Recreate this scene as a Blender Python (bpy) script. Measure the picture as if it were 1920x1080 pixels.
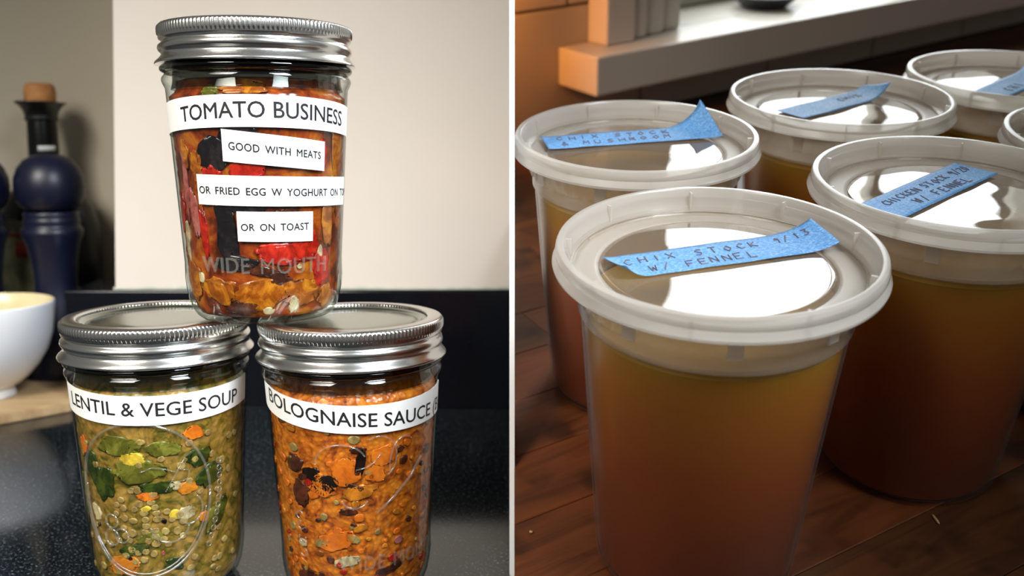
import bpy, bmesh, math, random
from mathutils import Matrix, Vector, noise
PI = math.pi
R_ = math.radians
sc = bpy.context.scene
for o in list(bpy.data.objects): bpy.data.objects.remove(o)
COL = sc.collection

# ------------------------------------------------------------------ camera, world, lights
CAMZ = 0.211
cd = bpy.data.cameras.new('camera'); cam = bpy.data.objects.new('camera', cd); COL.objects.link(cam)
cd.sensor_width = 36; cd.lens = 36*1800/1920; cd.clip_start = 0.02; cd.clip_end = 30
cam.location = (0, 0, CAMZ); cam.rotation_euler = (R_(90-8.25), 0, 0)
cd.dof.use_dof = True; cd.dof.focus_distance = 0.405; cd.dof.aperture_fstop = 10
sc.camera = cam
sc.view_settings.view_transform = 'Standard'; sc.view_settings.look = 'None'
sc.view_settings.exposure = 0; sc.view_settings.gamma = 1; sc.view_settings.use_curve_mapping = False
sc.cycles.transparent_max_bounces = 32; sc.cycles.max_bounces = 12; sc.cycles.sample_clamp_indirect = 6
w = bpy.data.worlds.new('world'); sc.world = w; w.use_nodes = True
w.node_tree.nodes['Background'].inputs[0].default_value = (0.80, 0.78, 0.74, 1)
w.node_tree.nodes['Background'].inputs[1].default_value = 0.16

# the tilted work table on the right: its own frame (right, forward, up)
AL, PB, RB = R_(8.25), 0.4610, -0.0185
TABLE = 0.2893
def cam2w(v): return Vector((v[0], v[1]*math.sin(AL)+v[2]*math.cos(AL), v[1]*math.cos(AL)-v[2]*math.sin(AL)))
uc = Vector((math.sin(RB)*math.cos(PB), math.cos(RB)*math.cos(PB), -math.sin(PB)))
fc = Vector((0, 0, 1))-uc*uc.z; fc.normalize(); rc = uc.cross(fc)
X, Y, Z = cam2w(rc), cam2w(fc), cam2w(uc)
MB = Matrix(((X.x, Y.x, Z.x, 0), (X.y, Y.y, Z.y, 0), (X.z, Y.z, Z.z, CAMZ), (0, 0, 0, 1))) @ Matrix.Translation((0, 0, -TABLE))
# window wall frame on that table: s along the wall, o out of the wall towards the room (negative n), z up
WA = Vector((0.232, 1.063, 0)); WYAW = R_(34.46)
MW = MB @ Matrix.Translation(WA) @ Matrix.Rotation(WYAW, 4, 'Z')

def area(name, loc, target, sx, sy, power, color, spread=180, local=None):
    l = bpy.data.lights.new(name, 'AREA'); l.shape = 'RECTANGLE'; l.size = sx; l.size_y = sy
    l.energy = power; l.color = color; l.spread = R_(spread)
    o = bpy.data.objects.new(name, l); COL.objects.link(o)
    loc = Vector(loc); target = Vector(target)
    if local: loc = local @ loc; target = local @ target
    o.location = loc; o.rotation_euler = (target-loc).to_track_quat('-Z', 'Y').to_euler()
    return o
area('kitchen_window_light', (0.30, 0.02, 0.62), (-0.22, 0.47, 0.10), 0.26, 0.40, 1.35, (0.86, 0.93, 1.0), 50)
area('left_fill', (-0.55, -0.20, 0.75), (-0.22, 0.62, 0.12), 0.5, 0.5, 2.0, (1.0, 0.95, 0.86), 50)  # soft cream fill added from behind left, no lamp of the room
# daylight through the window on the right
area('daylight', (0.40, 0.16, 0.46), (0.40, -1, 0.30), 0.95, 0.80, 17.0, (0.93, 0.97, 1.0), 180, MW)
# warm lamp standing to the left of the window wall
ll = bpy.data.lights.new('warm_lamp', 'SPOT'); ll.energy = 1.0; ll.color = (1.0, 0.27, 0.0); ll.spot_size = R_(130); ll.spot_blend = 0.6; ll.shadow_soft_size = 0.02
lo = bpy.data.objects.new('warm_lamp', ll); COL.objects.link(lo)
p0 = MW @ Vector((-0.372, -0.030, 0.150)); p1 = MW @ Vector((-0.20, -0.03, 0.10))
lo.location = p0; lo.rotation_euler = (p1-p0).to_track_quat('-Z', 'Y').to_euler()

area('warm_lamp_glow', (-0.14, 0.84, 0.42), (0.10, 0.42, 0.16), 0.10, 0.10, 0.9, (1.0, 0.50, 0.18), 62)

# ------------------------------------------------------------------ materials
def mat(name, base=(0.8, 0.8, 0.8), rough=0.5, metal=0.0, spec=0.5, **kw):
    m = bpy.data.materials.new(name); m.use_nodes = True
    b = m.node_tree.nodes['Principled BSDF']
    b.inputs['Base Color'].default_value = (*base, 1); b.inputs['Roughness'].default_value = rough
    b.inputs['Metallic'].default_value = metal; b.inputs['Specular IOR Level'].default_value = spec
    for k, v in kw.items():
        i = b.inputs[k.replace('_', ' ')]
        i.default_value = v
    return m
def NT(m): return m.node_tree.nodes, m.node_tree.links, m.node_tree.nodes['Principled BSDF']
def coords(m, scale=(1, 1, 1), rot=(0, 0, 0)):
    n, l, b = NT(m); t = n.new('ShaderNodeTexCoord'); mp = n.new('ShaderNodeMapping')
    mp.inputs['Scale'].default_value = scale; mp.inputs['Rotation'].default_value = rot
    l.new(t.outputs['Object'], mp.inputs[0]); return mp.outputs[0]
def tnoise(m, vec, scale, detail=4, rough=0.55, dist=0.0):
    n, l, b = NT(m); t = n.new('ShaderNodeTexNoise'); t.inputs['Scale'].default_value = scale
    t.inputs['Detail'].default_value = detail; t.inputs['Roughness'].default_value = rough; t.inputs['Distortion'].default_value = dist
    l.new(vec, t.inputs['Vector']); return t.outputs['Fac']
def tvor(m, vec, scale, out='Distance'):
    n, l, b = NT(m); t = n.new('ShaderNodeTexVoronoi'); t.inputs['Scale'].default_value = scale
    l.new(vec, t.inputs['Vector']); return t.outputs[out]
def ramp(m, fac, stops, interp='LINEAR'):
    n, l, b = NT(m); r = n.new('ShaderNodeValToRGB'); r.color_ramp.interpolation = interp
    e = r.color_ramp.elements
    while len(e) < len(stops): e.new(0.5)
    for i, (p, c) in enumerate(stops):
        e[i].position = p; e[i].color = (*c, 1) if len(c) == 3 else c
    l.new(fac, r.inputs[0]); return r.outputs[0]
def mixc(m, fac, a, b2, mode='MIX'):
    n, l, b = NT(m); x = n.new('ShaderNodeMix'); x.data_type = 'RGBA'; x.blend_type = mode
    for s, v in ((0, fac), (6, a), (7, b2)):
        if isinstance(v, (int, float)): x.inputs[s].default_value = v
        elif isinstance(v, tuple): x.inputs[s].default_value = (*v, 1)
        else: l.new(v, x.inputs[s])
    return x.outputs[2]
def setc(m, out): n, l, b = NT(m); l.new(out, b.inputs['Base Color'])
def bump(m, h, strength=0.3, dist=0.001):
    n, l, b = NT(m); x = n.new('ShaderNodeBump'); x.inputs['Strength'].default_value = strength; x.inputs['Distance'].default_value = dist
    l.new(h, x.inputs['Height']); l.new(x.outputs[0], b.inputs['Normal'])

def m_wall(name, c, sc_=9):
    m = mat(name, c, 0.75, spec=0.2); v = coords(m)
    setc(m, ramp(m, tnoise(m, v, sc_, 5), [(0.3, tuple(x*0.95 for x in c)), (0.7, c)])); bump(m, tnoise(m, v, 160, 3), 0.12, 0.001); return m
M_wall = m_wall('painted_plaster', (0.66, 0.60, 0.545)); M_recess = m_wall('painted_plaster_cream', (0.56, 0.50, 0.39))
M_caulk = m_wall('chalky_sealant', (0.42, 0.45, 0.38), 120)
M_board = mat('white_board', (0.93, 0.93, 0.93), 0.6)
_v = coords(M_board); bump(M_board, tnoise(M_board, _v, 300), 0.05)

M_granite = mat('black_granite', (0.006, 0.007, 0.01), 0.13, spec=0.5)
_v = coords(M_granite)
_sp = tnoise(M_granite, _v, 620, 4, 0.7)
_fl = ramp(M_granite, _sp, [(0.0, (0.003, 0.004, 0.006)), (0.50, (0.002, 0.003, 0.005)), (0.57, (0.015, 0.022, 0.028)), (0.64, (0.12, 0.16, 0.17)), (0.76, (0.45, 0.52, 0.5))])
setc(M_granite, _fl)
_n, _l, _b = NT(M_granite)
_r = _n.new('ShaderNodeMapRange'); _l.new(tnoise(M_granite, _v, 500, 3), _r.inputs[0]); _r.inputs[3].default_value = 0.05; _r.inputs[4].default_value = 0.16; _l.new(_r.outputs[0], _b.inputs['Roughness'])
bump(M_granite, _sp, 0.04, 0.0003)
M_granite_p = mat('polished_black_granite', (0.004, 0.004, 0.006), 0.12)
_v = coords(M_granite_p); setc(M_granite_p, ramp(M_granite_p, tnoise(M_granite_p, _v, 700, 3, 0.7), [(0, (0.003, 0.003, 0.005)), (0.64, (0.004, 0.005, 0.008)), (0.8, (0.05, 0.06, 0.07))]))

M_metal = mat('brushed_zinc', (0.78, 0.78, 0.75), 0.22, 1.0)
_v = coords(M_metal, (1, 1, 14)); bump(M_metal, tnoise(M_metal, _v, 90, 3), 0.03, 0.0005)
M_disc = mat('lid_tinplate', (0.43, 0.46, 0.40), 0.20, 1.0)
_v = coords(M_disc); bump(M_disc, tnoise(M_disc, _v, 25, 2), 0.06, 0.001)
M_paper = mat('label_paper', (0.90, 0.90, 0.87), 0.45)
_v = coords(M_paper); bump(M_paper, tnoise(M_paper, _v, 130, 3), 0.25, 0.0006)
M_ink = mat('black_ink', (0.012, 0.012, 0.014), 0.5)
M_pen = mat('marker_ink', (0.10, 0.075, 0.10), 0.6)

def fresnel(n, l, ior):   # same reflection from both sides of a thin wall
    fr = n.new('ShaderNodeFresnel'); g = n.new('ShaderNodeNewGeometry'); mr = n.new('ShaderNodeMapRange')
    l.new(g.outputs['Backfacing'], mr.inputs[0]); mr.inputs[3].default_value = ior; mr.inputs[4].default_value = 1/ior; l.new(mr.outputs[0], fr.inputs[0]); return fr
def m_glass(name, tint=(0.93, 0.97, 0.94), edge=(0.10, 0.12, 0.10), ref=0.06, ior=1.5):
    m = bpy.data.materials.new(name); m.use_nodes = True; n = m.node_tree.nodes; l = m.node_tree.links
    n.clear(); out = n.new('ShaderNodeOutputMaterial'); mx = n.new('ShaderNodeMixShader'); tr = n.new('ShaderNodeBsdfTransparent'); gl = n.new('ShaderNodeBsdfGlossy')
    gl.inputs['Roughness'].default_value = 0.03
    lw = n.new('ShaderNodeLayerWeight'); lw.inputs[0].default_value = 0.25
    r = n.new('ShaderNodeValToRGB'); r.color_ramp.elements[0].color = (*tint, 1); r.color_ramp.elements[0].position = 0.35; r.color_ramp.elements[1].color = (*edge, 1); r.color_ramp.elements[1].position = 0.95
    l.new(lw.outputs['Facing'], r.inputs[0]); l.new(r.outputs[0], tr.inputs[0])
    fr = fresnel(n, l, ior)
    tc = n.new('ShaderNodeTexCoord'); nz = n.new('ShaderNodeTexNoise'); nz.inputs['Scale'].default_value = 45; bp = n.new('ShaderNodeBump'); bp.inputs['Strength'].default_value = 0.25; bp.inputs['Distance'].default_value = 0.001
    l.new(tc.outputs['Object'], nz.inputs['Vector']); l.new(nz.outputs[0], bp.inputs['Height']); l.new(bp.outputs[0], gl.inputs['Normal'])
    l.new(fr.outputs[0], mx.inputs[0]); l.new(tr.outputs[0], mx.inputs[1]); l.new(gl.outputs[0], mx.inputs[2]); l.new(mx.outputs[0], out.inputs[0]); return m
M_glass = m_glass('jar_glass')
M_ridge = m_glass('embossed_glass', (0.86, 0.88, 0.84), (0.25, 0.26, 0.22), ior=1.75)
M_ridge = None
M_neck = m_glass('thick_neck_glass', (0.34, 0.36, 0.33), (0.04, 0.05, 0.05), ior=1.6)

def m_food(name, stops, s1=60, s2=220, rough=0.3, dist=1.2, bumpd=0.0012, seed=0, sss=0.0):
    m = mat(name, (0.5, 0.3, 0.1), rough, spec=0.5); v = coords(m)
    n, l, b = NT(m); mp = n.new('ShaderNodeVectorMath'); mp.operation = 'ADD'; mp.inputs[1].default_value = (seed, seed*2.3, 0); l.new(v, mp.inputs[0]); v = mp.outputs[0]
    a = tnoise(m, v, s1, 6, 0.62, dist); c = tvor(m, v, s2)
    col = ramp(m, a, stops); k = ramp(m, c, [(0.0, (1.25, 1.22, 1.15)), (0.45, (0.9, 0.9, 0.9)), (0.9, (0.6, 0.55, 0.5))])
    setc(m, mixc(m, 0.75, col, k, 'MULTIPLY')); bump(m, c, 0.4, bumpd)
    if sss: b.inputs['Subsurface Weight'].default_value = sss; b.inputs['Subsurface Radius'].default_value = (1, 0.4, 0.15); b.inputs['Subsurface Scale'].default_value = 0.004
    return m
M_soup = m_food('lentil_soup_base', [(0.30, (0.05, 0.045, 0.006)), (0.42, (0.14, 0.10, 0.012)), (0.50, (0.26, 0.150, 0.022)), (0.60, (0.36, 0.20, 0.05)), (0.72, (0.46, 0.20, 0.025))], 95, 300, dist=2.0)
M_bolog = m_food('mince_sauce_base', [(0.30, (0.16, 0.025, 0.004)), (0.42, (0.42, 0.085, 0.008)), (0.52, (0.62, 0.16, 0.012)), (0.66, (0.72, 0.23, 0.02)), (0.8, (0.75, 0.30, 0.05))], 120, 420, dist=1.8)
M_tomato = m_food('tomato_sauce_base', [(0.28, (0.03, 0.010, 0.004)), (0.42, (0.12, 0.018, 0.004)), (0.52, (0.30, 0.045, 0.006)), (0.62, (0.42, 0.12, 0.012)), (0.75, (0.50, 0.21, 0.025))], 65, 90, 0.18, 0.6, 0.0006)
def m_chunk(name, c, c2=None, s=120, rough=0.25, sss=0.15):
    c2 = c2 or tuple(x*0.62 for x in c)
    m = mat(name, c, rough); v = coords(m); setc(m, ramp(m, tnoise(m, v, s, 5, 0.65, 1.0), [(0.34, tuple(x*0.6 for x in c2)), (0.48, c2), (0.64, c)])); bump(m, tnoise(m, v, s*2.2, 4), 0.22, 0.001)
    b = NT(m)[2]; b.inputs['Subsurface Weight'].default_value = sss; b.inputs['Subsurface Radius'].default_value = (1, 0.5, 0.2); b.inputs['Subsurface Scale'].default_value = 0.003
    return m
C = dict(carrot=m_chunk('carrot', (0.80, 0.25, 0.02)), red=m_chunk('red_tomato_flesh', (0.55, 0.025, 0.01), (0.32, 0.01, 0.005)), amber=m_chunk('amber_pepper_flesh', (0.56, 0.20, 0.012), (0.30, 0.07, 0.006)),
         dark=m_chunk('aubergine_skin', (0.025, 0.015, 0.018), (0.008, 0.006, 0.008)), cream=m_chunk('onion', (0.72, 0.55, 0.32)), green=m_chunk('green_leaf', (0.065, 0.085, 0.010), (0.022, 0.036, 0.005)),
         olive=m_chunk('olive_green', (0.22, 0.20, 0.03), (0.11, 0.10, 0.012)), corn=m_chunk('corn', (0.80, 0.52, 0.05)), lentil=m_chunk('lentil', (0.44, 0.30, 0.10), (0.30, 0.19, 0.06)), pink=m_chunk('pink_onion', (0.48, 0.16, 0.14), (0.35, 0.07, 0.06)),
         brown=m_chunk('dark_mince', (0.13, 0.03, 0.012), (0.05, 0.012, 0.006)), void=m_chunk('dark_gap', (0.02, 0.008, 0.006), (0.01, 0.004, 0.003)), orange=m_chunk('orange_carrot', (0.78, 0.20, 0.015), (0.62, 0.13, 0.01)))

def m_plastic(name, a_t, col=(0.80, 0.76, 0.70), gloss=1.45, grough=0.18, bumps=None):
    m = bpy.data.materials.new(name); m.use_nodes = True; n = m.node_tree.nodes; l = m.node_tree.links; n.clear()
    out = n.new('ShaderNodeOutputMaterial'); m1 = n.new('ShaderNodeMixShader'); m2 = n.new('ShaderNodeMixShader'); m3 = n.new('ShaderNodeMixShader')
    tr = n.new('ShaderNodeBsdfTransparent'); tl = n.new('ShaderNodeBsdfTranslucent'); df = n.new('ShaderNodeBsdfDiffuse'); gl = n.new('ShaderNodeBsdfGlossy')
    tr.inputs[0].default_value = (0.97, 0.96, 0.94, 1); tl.inputs[0].default_value = (*col, 1); df.inputs[0].default_value = (*col, 1); gl.inputs['Roughness'].default_value = grough
    m1.inputs[0].default_value = 0.5; l.new(df.outputs[0], m1.inputs[1]); l.new(tl.outputs[0], m1.inputs[2])
    m2.inputs[0].default_value = a_t; l.new(tr.outputs[0], m2.inputs[1]); l.new(m1.outputs[0], m2.inputs[2])
    fr = fresnel(n, l, gloss)
    l.new(fr.outputs[0], m3.inputs[0]); l.new(m2.outputs[0], m3.inputs[1]); l.new(gl.outputs[0], m3.inputs[2]); l.new(m3.outputs[0], out.inputs[0])
    if bumps:
        tc = n.new('ShaderNodeTexCoord'); v = n.new('ShaderNodeTexNoise' if bumps[2] == 'n' else 'ShaderNodeTexVoronoi'); v.inputs['Scale'].default_value = bumps[0]; bp = n.new('ShaderNodeBump'); bp.inputs['Strength'].default_value = bumps[1]; bp.inputs['Distance'].default_value = 0.0008
        l.new(tc.outputs['Object'], v.inputs['Vector']); l.new(v.outputs[0], bp.inputs['Height']); l.new(bp.outputs[0], gl.inputs['Normal']); l.new(bp.outputs[0], df.inputs['Normal'])
    return m
M_ridge = m_plastic('embossed_glass', 0.085, (0.95, 0.92, 0.82), gloss=1.8, grough=0.05)  # whitish colour mixed into the clear ridges stands in for bright highlights
M_tub = m_plastic('milky_polypropylene', 0.016, gloss=1.25, grough=0.25)
M_lid = m_plastic('milky_lid_plastic', 0.58, (0.74, 0.69, 0.63), grough=0.25)
M_rib = m_plastic('ribbed_plastic', 0.30, (0.66, 0.57, 0.50), grough=0.2)
M_panel = m_plastic('matte_lid_panel', 0.50, (0.70, 0.64, 0.56), grough=0.45)
M_wet = m_plastic('wet_lid_film', 0.45, (0.42, 0.34, 0.25), gloss=2.3, grough=0.02, bumps=(55, 0.06, 'n'))
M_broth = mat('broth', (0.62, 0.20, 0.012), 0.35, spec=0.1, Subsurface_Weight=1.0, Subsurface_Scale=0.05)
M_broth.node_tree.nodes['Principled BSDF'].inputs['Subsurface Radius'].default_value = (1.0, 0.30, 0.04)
_v = coords(M_broth); _n, _l, _b = NT(M_broth)   # light sinking through the stock, put into the colour: golden above, red-brown below
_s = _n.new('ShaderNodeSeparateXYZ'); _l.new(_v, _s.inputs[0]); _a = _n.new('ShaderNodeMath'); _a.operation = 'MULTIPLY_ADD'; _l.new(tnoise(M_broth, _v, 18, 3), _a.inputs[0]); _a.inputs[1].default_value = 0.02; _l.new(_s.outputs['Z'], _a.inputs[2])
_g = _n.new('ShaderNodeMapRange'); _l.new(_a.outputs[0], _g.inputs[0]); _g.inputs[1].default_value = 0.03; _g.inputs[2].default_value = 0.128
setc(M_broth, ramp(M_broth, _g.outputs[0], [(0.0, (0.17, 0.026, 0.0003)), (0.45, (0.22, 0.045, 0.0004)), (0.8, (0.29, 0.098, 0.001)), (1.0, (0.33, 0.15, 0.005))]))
M_foam = mat('broth_fat_film', (0.62, 0.46, 0.24), 0.4)
_v = coords(M_foam); setc(M_foam, ramp(M_foam, tnoise(M_foam, _v, 70, 4), [(0.4, (0.36, 0.20, 0.02)), (0.6, (0.40, 0.23, 0.04))]))
M_tape = mat('blue_masking_tape', (0.10, 0.27, 0.52), 0.55, spec=0.4)
_v = coords(M_tape, (1, 3.2, 1), (0, 0, 0.3)); setc(M_tape, ramp(M_tape, tnoise(M_tape, _v, 900, 3, 0.6), [(0.32, (0.035, 0.15, 0.37)), (0.5, (0.09, 0.26, 0.52)), (0.68, (0.26, 0.44, 0.66))])); bump(M_tape, tnoise(M_tape, _v, 900, 3), 0.5, 0.0003)
def m_wood(i, c1, c2):
    m = mat('butcher_block_%s' % i, c1, 0.42, spec=0.35); v = coords(m, (2.0, 16, 16)); a = tnoise(m, v, 4.0, 7, 0.6, 1.2); v2 = coords(m)
    g = ramp(m, a, [(0.3, c2), (0.5, c1), (0.7, tuple(x*1.35 for x in c1))]); st = ramp(m, tnoise(m, v2, 26, 3, 0.5), [(0.36, (0.25, 0.22, 0.22)), (0.46, (1, 1, 1))])
    setc(m, mixc(m, 0.7, g, st, 'MULTIPLY')); bump(m, a, 0.15, 0.0006); return m
WOODS = [m_wood('red', (0.105, 0.028, 0.007), (0.04, 0.010, 0.003)), m_wood('brown', (0.085, 0.026, 0.007), (0.034, 0.010, 0.003)), m_wood('dark', (0.055, 0.018, 0.005), (0.02, 0.006, 0.002))]
M_tile = m_wall('glazed_tile', (0.46, 0.40, 0.32), 6); NT(M_tile)[2].inputs['Roughness'].default_value = 0.25
M_grout = m_wall('dark_grout', (0.16, 0.12, 0.09), 60)
M_trim = m_wall('gloss_white_paint', (0.56, 0.52, 0.46), 5); NT(M_trim)[2].inputs['Roughness'].default_value = 0.3
M_mill = mat('navy_painted_wood', (0.004, 0.006, 0.022), 0.38); _v = coords(M_mill, (1, 1, 0.2)); bump(M_mill, tnoise(M_mill, _v, 60), 0.1)
M_bottle = mat('dark_bottle_glass', (0.004, 0.005, 0.005), 0.3, spec=0.25); _v = coords(M_bottle); bump(M_bottle, tnoise(M_bottle, _v, 20), 0.03)
M_spout = mat('black_rubber', (0.012, 0.011, 0.012), 0.4); _v = coords(M_spout); bump(M_spout, tnoise(M_spout, _v, 200), 0.1)
M_cork = mat('cork', (0.50, 0.22, 0.07), 0.7); _v = coords(M_cork); setc(M_cork, ramp(M_cork, tnoise(M_cork, _v, 90, 5), [(0.35, (0.36, 0.14, 0.04)), (0.6, (0.55, 0.25, 0.08))]))
M_china = mat('white_glaze', (0.80, 0.82, 0.86), 0.2); _v = coords(M_china); bump(M_china, tnoise(M_china, _v, 30), 0.03)
M_cream = mat('cream_glaze', (0.78, 0.66, 0.40), 0.25); _v = coords(M_cream); setc(M_cream, ramp(M_cream, tnoise(M_cream, _v, 22), [(0.4, (0.74, 0.60, 0.34)), (0.6, (0.80, 0.69, 0.44))]))
M_tan = mat('pale_board_wood', (0.50, 0.34, 0.18), 0.55); _v = coords(M_tan, (2, 14, 4)); setc(M_tan, ramp(M_tan, tnoise(M_tan, _v, 8, 5), [(0.35, (0.40, 0.26, 0.13)), (0.62, (0.55, 0.39, 0.21))]))
M_label2 = mat('old_bottle_label', (0.20, 0.19, 0.09), 0.6); _v = coords(M_label2); setc(M_label2, ramp(M_label2, tnoise(M_label2, _v, 60), [(0.4, (0.10, 0.11, 0.05)), (0.6, (0.24, 0.22, 0.10))]))
M_redink = mat('red_print', (0.35, 0.04, 0.03), 0.6); M_white = mat('white_print', (0.7, 0.72, 0.72), 0.6)
for _m in (M_redink, M_white, M_ink, M_pen):
    _v = coords(_m); bump(_m, tnoise(_m, _v, 300), 0.05)
M_crumb = m_chunk('crumb', (0.65, 0.42, 0.22))

# ------------------------------------------------------------------ mesh helpers
def mesh(name, verts, faces, smooth=True, m=None):
    me = bpy.data.meshes.new(name); me.from_pydata(verts, [], faces); me.update()
    bm = bmesh.new(); bm.from_mesh(me); bmesh.ops.recalc_face_normals(bm, faces=bm.faces); bm.to_mesh(me); bm.free()
    if smooth:
        for p in me.polygons: p.use_smooth = True
    if m: me.materials.append(m)
    return me
def obj(name, me, parent=None, mw=None, **props):
    o = bpy.data.objects.new(name, me); COL.objects.link(o)
    if parent: o.parent = parent
    if mw is not None: o.matrix_world = mw
    for k, v in props.items(): o[k] = v
    return o
def empty(name, mw, label=None, category=None, group=None, kind=None):
    o = bpy.data.objects.new(name, None); COL.objects.link(o); o.empty_display_size = 0.02; o.matrix_world = mw
    if label: o['label'] = label
    if category: o['category'] = category
    if group: o['group'] = group
    if kind: o['kind'] = kind
    return o
def T(x, y, z): return Matrix.Translation((x, y, z))
def RZ(a): return Matrix.Rotation(a, 4, 'Z')
def lathe_vf(prof, seg, fn=None, close=False):
    v, f = [], []; n = len(prof)
    for j, (r, z) in enumerate(prof):
        for i in range(seg):
            a = 2*PI*i/seg; rr = max(r, 1e-5)
            if fn: rr = fn(rr, z, a, j)
            v.append((rr*math.sin(a), -rr*math.cos(a), z))
    for j in range(n-1 if not close else n):
        k = (j+1) % n
        for i in range(seg):
            i2 = (i+1) % seg
            f.append((j*seg+i, j*seg+i2, k*seg+i2, k*seg+i))
    return v, f
def lathe(name, prof, m, seg=96, fn=None, close=False, mm=0.001, sharp=None):
    p = [(r*mm, z*mm) for r, z in prof]
    v, f = lathe_vf(p, seg, (lambda r, z, a, j: fn(r/mm, z/mm, a, j)*mm) if fn else None, close)
    me = mesh(name, v, f, True, m)
    if sharp:
        try: me.set_sharp_from_angle(angle=R_(sharp))
        except Exception: pass
    return me
def box_vf(x0, x1, y0, y1, z0, z1):
    v = [(x, y, z) for z in (z0, z1) for y in (y0, y1) for x in (x0, x1)]
    return v, [(0, 2, 3, 1), (4, 5, 7, 6), (0, 1, 5, 4), (2, 6, 7, 3), (0, 4, 6, 2), (1, 3, 7, 5)]
def bevel_box(name, x0, x1, y0, y1, z0, z1, m, bev=0.001, seg=2, clip=None):
    v, f = box_vf(x0, x1, y0, y1, z0, z1); me = bpy.data.meshes.new(name); me.from_pydata(v, [], f)
    bm = bmesh.new(); bm.from_mesh(me)
    if bev: bmesh.ops.bevel(bm, geom=bm.edges[:], offset=bev, segments=seg, affect='EDGES', profile=0.6)
    if clip:
        co, no = clip
        bmesh.ops.bisect_plane(bm, geom=bm.verts[:]+bm.edges[:]+bm.faces[:], plane_co=co, plane_no=no, clear_inner=True)
        ed = [e for e in bm.edges if e.is_boundary]
        if ed: bmesh.ops.holes_fill(bm, edges=ed)
    bmesh.ops.recalc_face_normals(bm, faces=bm.faces); bm.to_mesh(me); bm.free(); me.materials.append(m)
    return me
def clip_local(mw, x=0.00116):
    inv = mw.inverted(); co = inv @ Vector((x, 0, 0)); no = (inv.to_3x3() @ Vector((1, 0, 0))).normalized(); return co, no
def join(parts):
    v, f = [], []
    for a, b in parts:
        k = len(v); v += a; f += [tuple(k+i for i in q) for q in b]
    return v, f
def tube_vf(pts, r, seg=6):
    v, f = [], []; n = len(pts); P = [Vector(p) for p in pts]
    for i, p in enumerate(P):
        t = (P[min(i+1, n-1)]-P[max(i-1, 0)]).normalized(); a = t.orthogonal().normalized() if i == 0 else (a-t*a.dot(t)).normalized()
        b = t.cross(a)
        for k in range(seg):
            q = p+(a*math.cos(2*PI*k/seg)+b*math.sin(2*PI*k/seg))*r; v.append(tuple(q))
    for i in range(n-1):
        for k in range(seg): f.append((i*seg+k, i*seg+(k+1) % seg, (i+1)*seg+(k+1) % seg, (i+1)*seg+k))
    f.append(tuple(range(seg))[::-1]); f.append(tuple((n-1)*seg+k for k in range(seg)))
    return v, f
def blob_vf(fn, nu=10, nv=6, seed=0, rag=0.15, box=2.6):
    """rounded ragged lump, mapped by fn(a,b,c) from the unit cube"""
    v, f = [], []
    for j in range(nv+1):
        ph = -PI/2+PI*j/nv
        for i in range(nu):
            th = 2*PI*i/nu
            x, y, z = math.cos(ph)*math.cos(th), math.cos(ph)*math.sin(th), math.sin(ph)
            k = (abs(x)**box+abs(y)**box+abs(z)**box)**(1/box); s = (1+rag*noise.noise(Vector((x*1.7+seed*3.1, y*1.7+seed, z*1.7)))+rag*0.5*noise.noise(Vector((x*4.1+seed*1.1, y*4.1, z*4.1+seed))))/k
            v.append(fn(x*s, y*s, z*s))
    for j in range(nv):
        for i in range(nu):
            i2 = (i+1) % nu; f.append((j*nu+i, j*nu+i2, (j+1)*nu+i2, (j+1)*nu+i))
    return v, f
# ================================================================== LEFT: granite counter with jars
XL = -0.00128
_me = bevel_box('wall_back', -0.3205, XL, 0.768, 0.790, 0.098, 1.0, M_wall, 0)
for _q in _me.vertices:      # corner top shifted sideways so its edge lines up in the camera view
    if _q.co.z > 0.5 and _q.co.x < -0.1: _q.co.x += 0.045
obj('wall_back', _me, kind='structure')
obj('wall_recess', bevel_box('wall_recess', -1.1, -0.31, 0.985, 1.005, -0.02, 1.0, M_recess, 0), kind='structure')
obj('wall_reveal', bevel_box('wall_reveal', -0.272, -0.262, 0.7905, 0.9845, 0.098, 1.0, M_recess, 0), kind='structure')
# chalky uneven sealant where the plaster meets the stone
rnd = random.Random(4); vs, fs = [], []
N = 90
for i in range(N+1):
    x = -0.3215+(XL+0.3215)*i/N; h = 0.0012+0.0018*abs(noise.noise(Vector((x*70, 0, 0))))+0.0016*max(0, noise.noise(Vector((x*23, 4, 0))))
    vs += [(x, 0.7675, 0.098), (x, 0.7660-h*0.3, 0.098+h*0.4), (x, 0.7672, 0.098+h*1.6)]
for i in range(N): fs += [(3*i, 3*i+3, 3*i+4, 3*i+1), (3*i+1, 3*i+4, 3*i+5, 3*i+2)]
obj('trim_1', mesh('sealant_bead', vs, fs, True, M_caulk), kind='structure', label='chalky sealant line between pale wall and black stone')
obj('granite_upstand', bevel_box('granite_upstand', -0.361, XL, 0.7645, 0.984, 0.0003, 0.0976, M_granite_p, 0.0008), kind='structure')
obj('granite_counter', bevel_box('granite_counter', -1.1, XL, 0.18, 0.984, -0.03, 0.0, M_granite, 0), kind='structure', label='polished speckled black granite worktop under the glass jars')
obj('floor', bevel_box('floor', -3, 3, -3, 3, -0.93, -0.90, m_wall('dark_floor', (0.10, 0.08, 0.07)), 0), kind='structure')
# thin white board that separates the two places
obj('wall_divider', bevel_box('wall_divider', -0.00125, 0.00125, 0.4555, 0.50, -0.08, 0.60, M_board, 0), kind='structure', label='thin white dividing board seen edge on')

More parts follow.
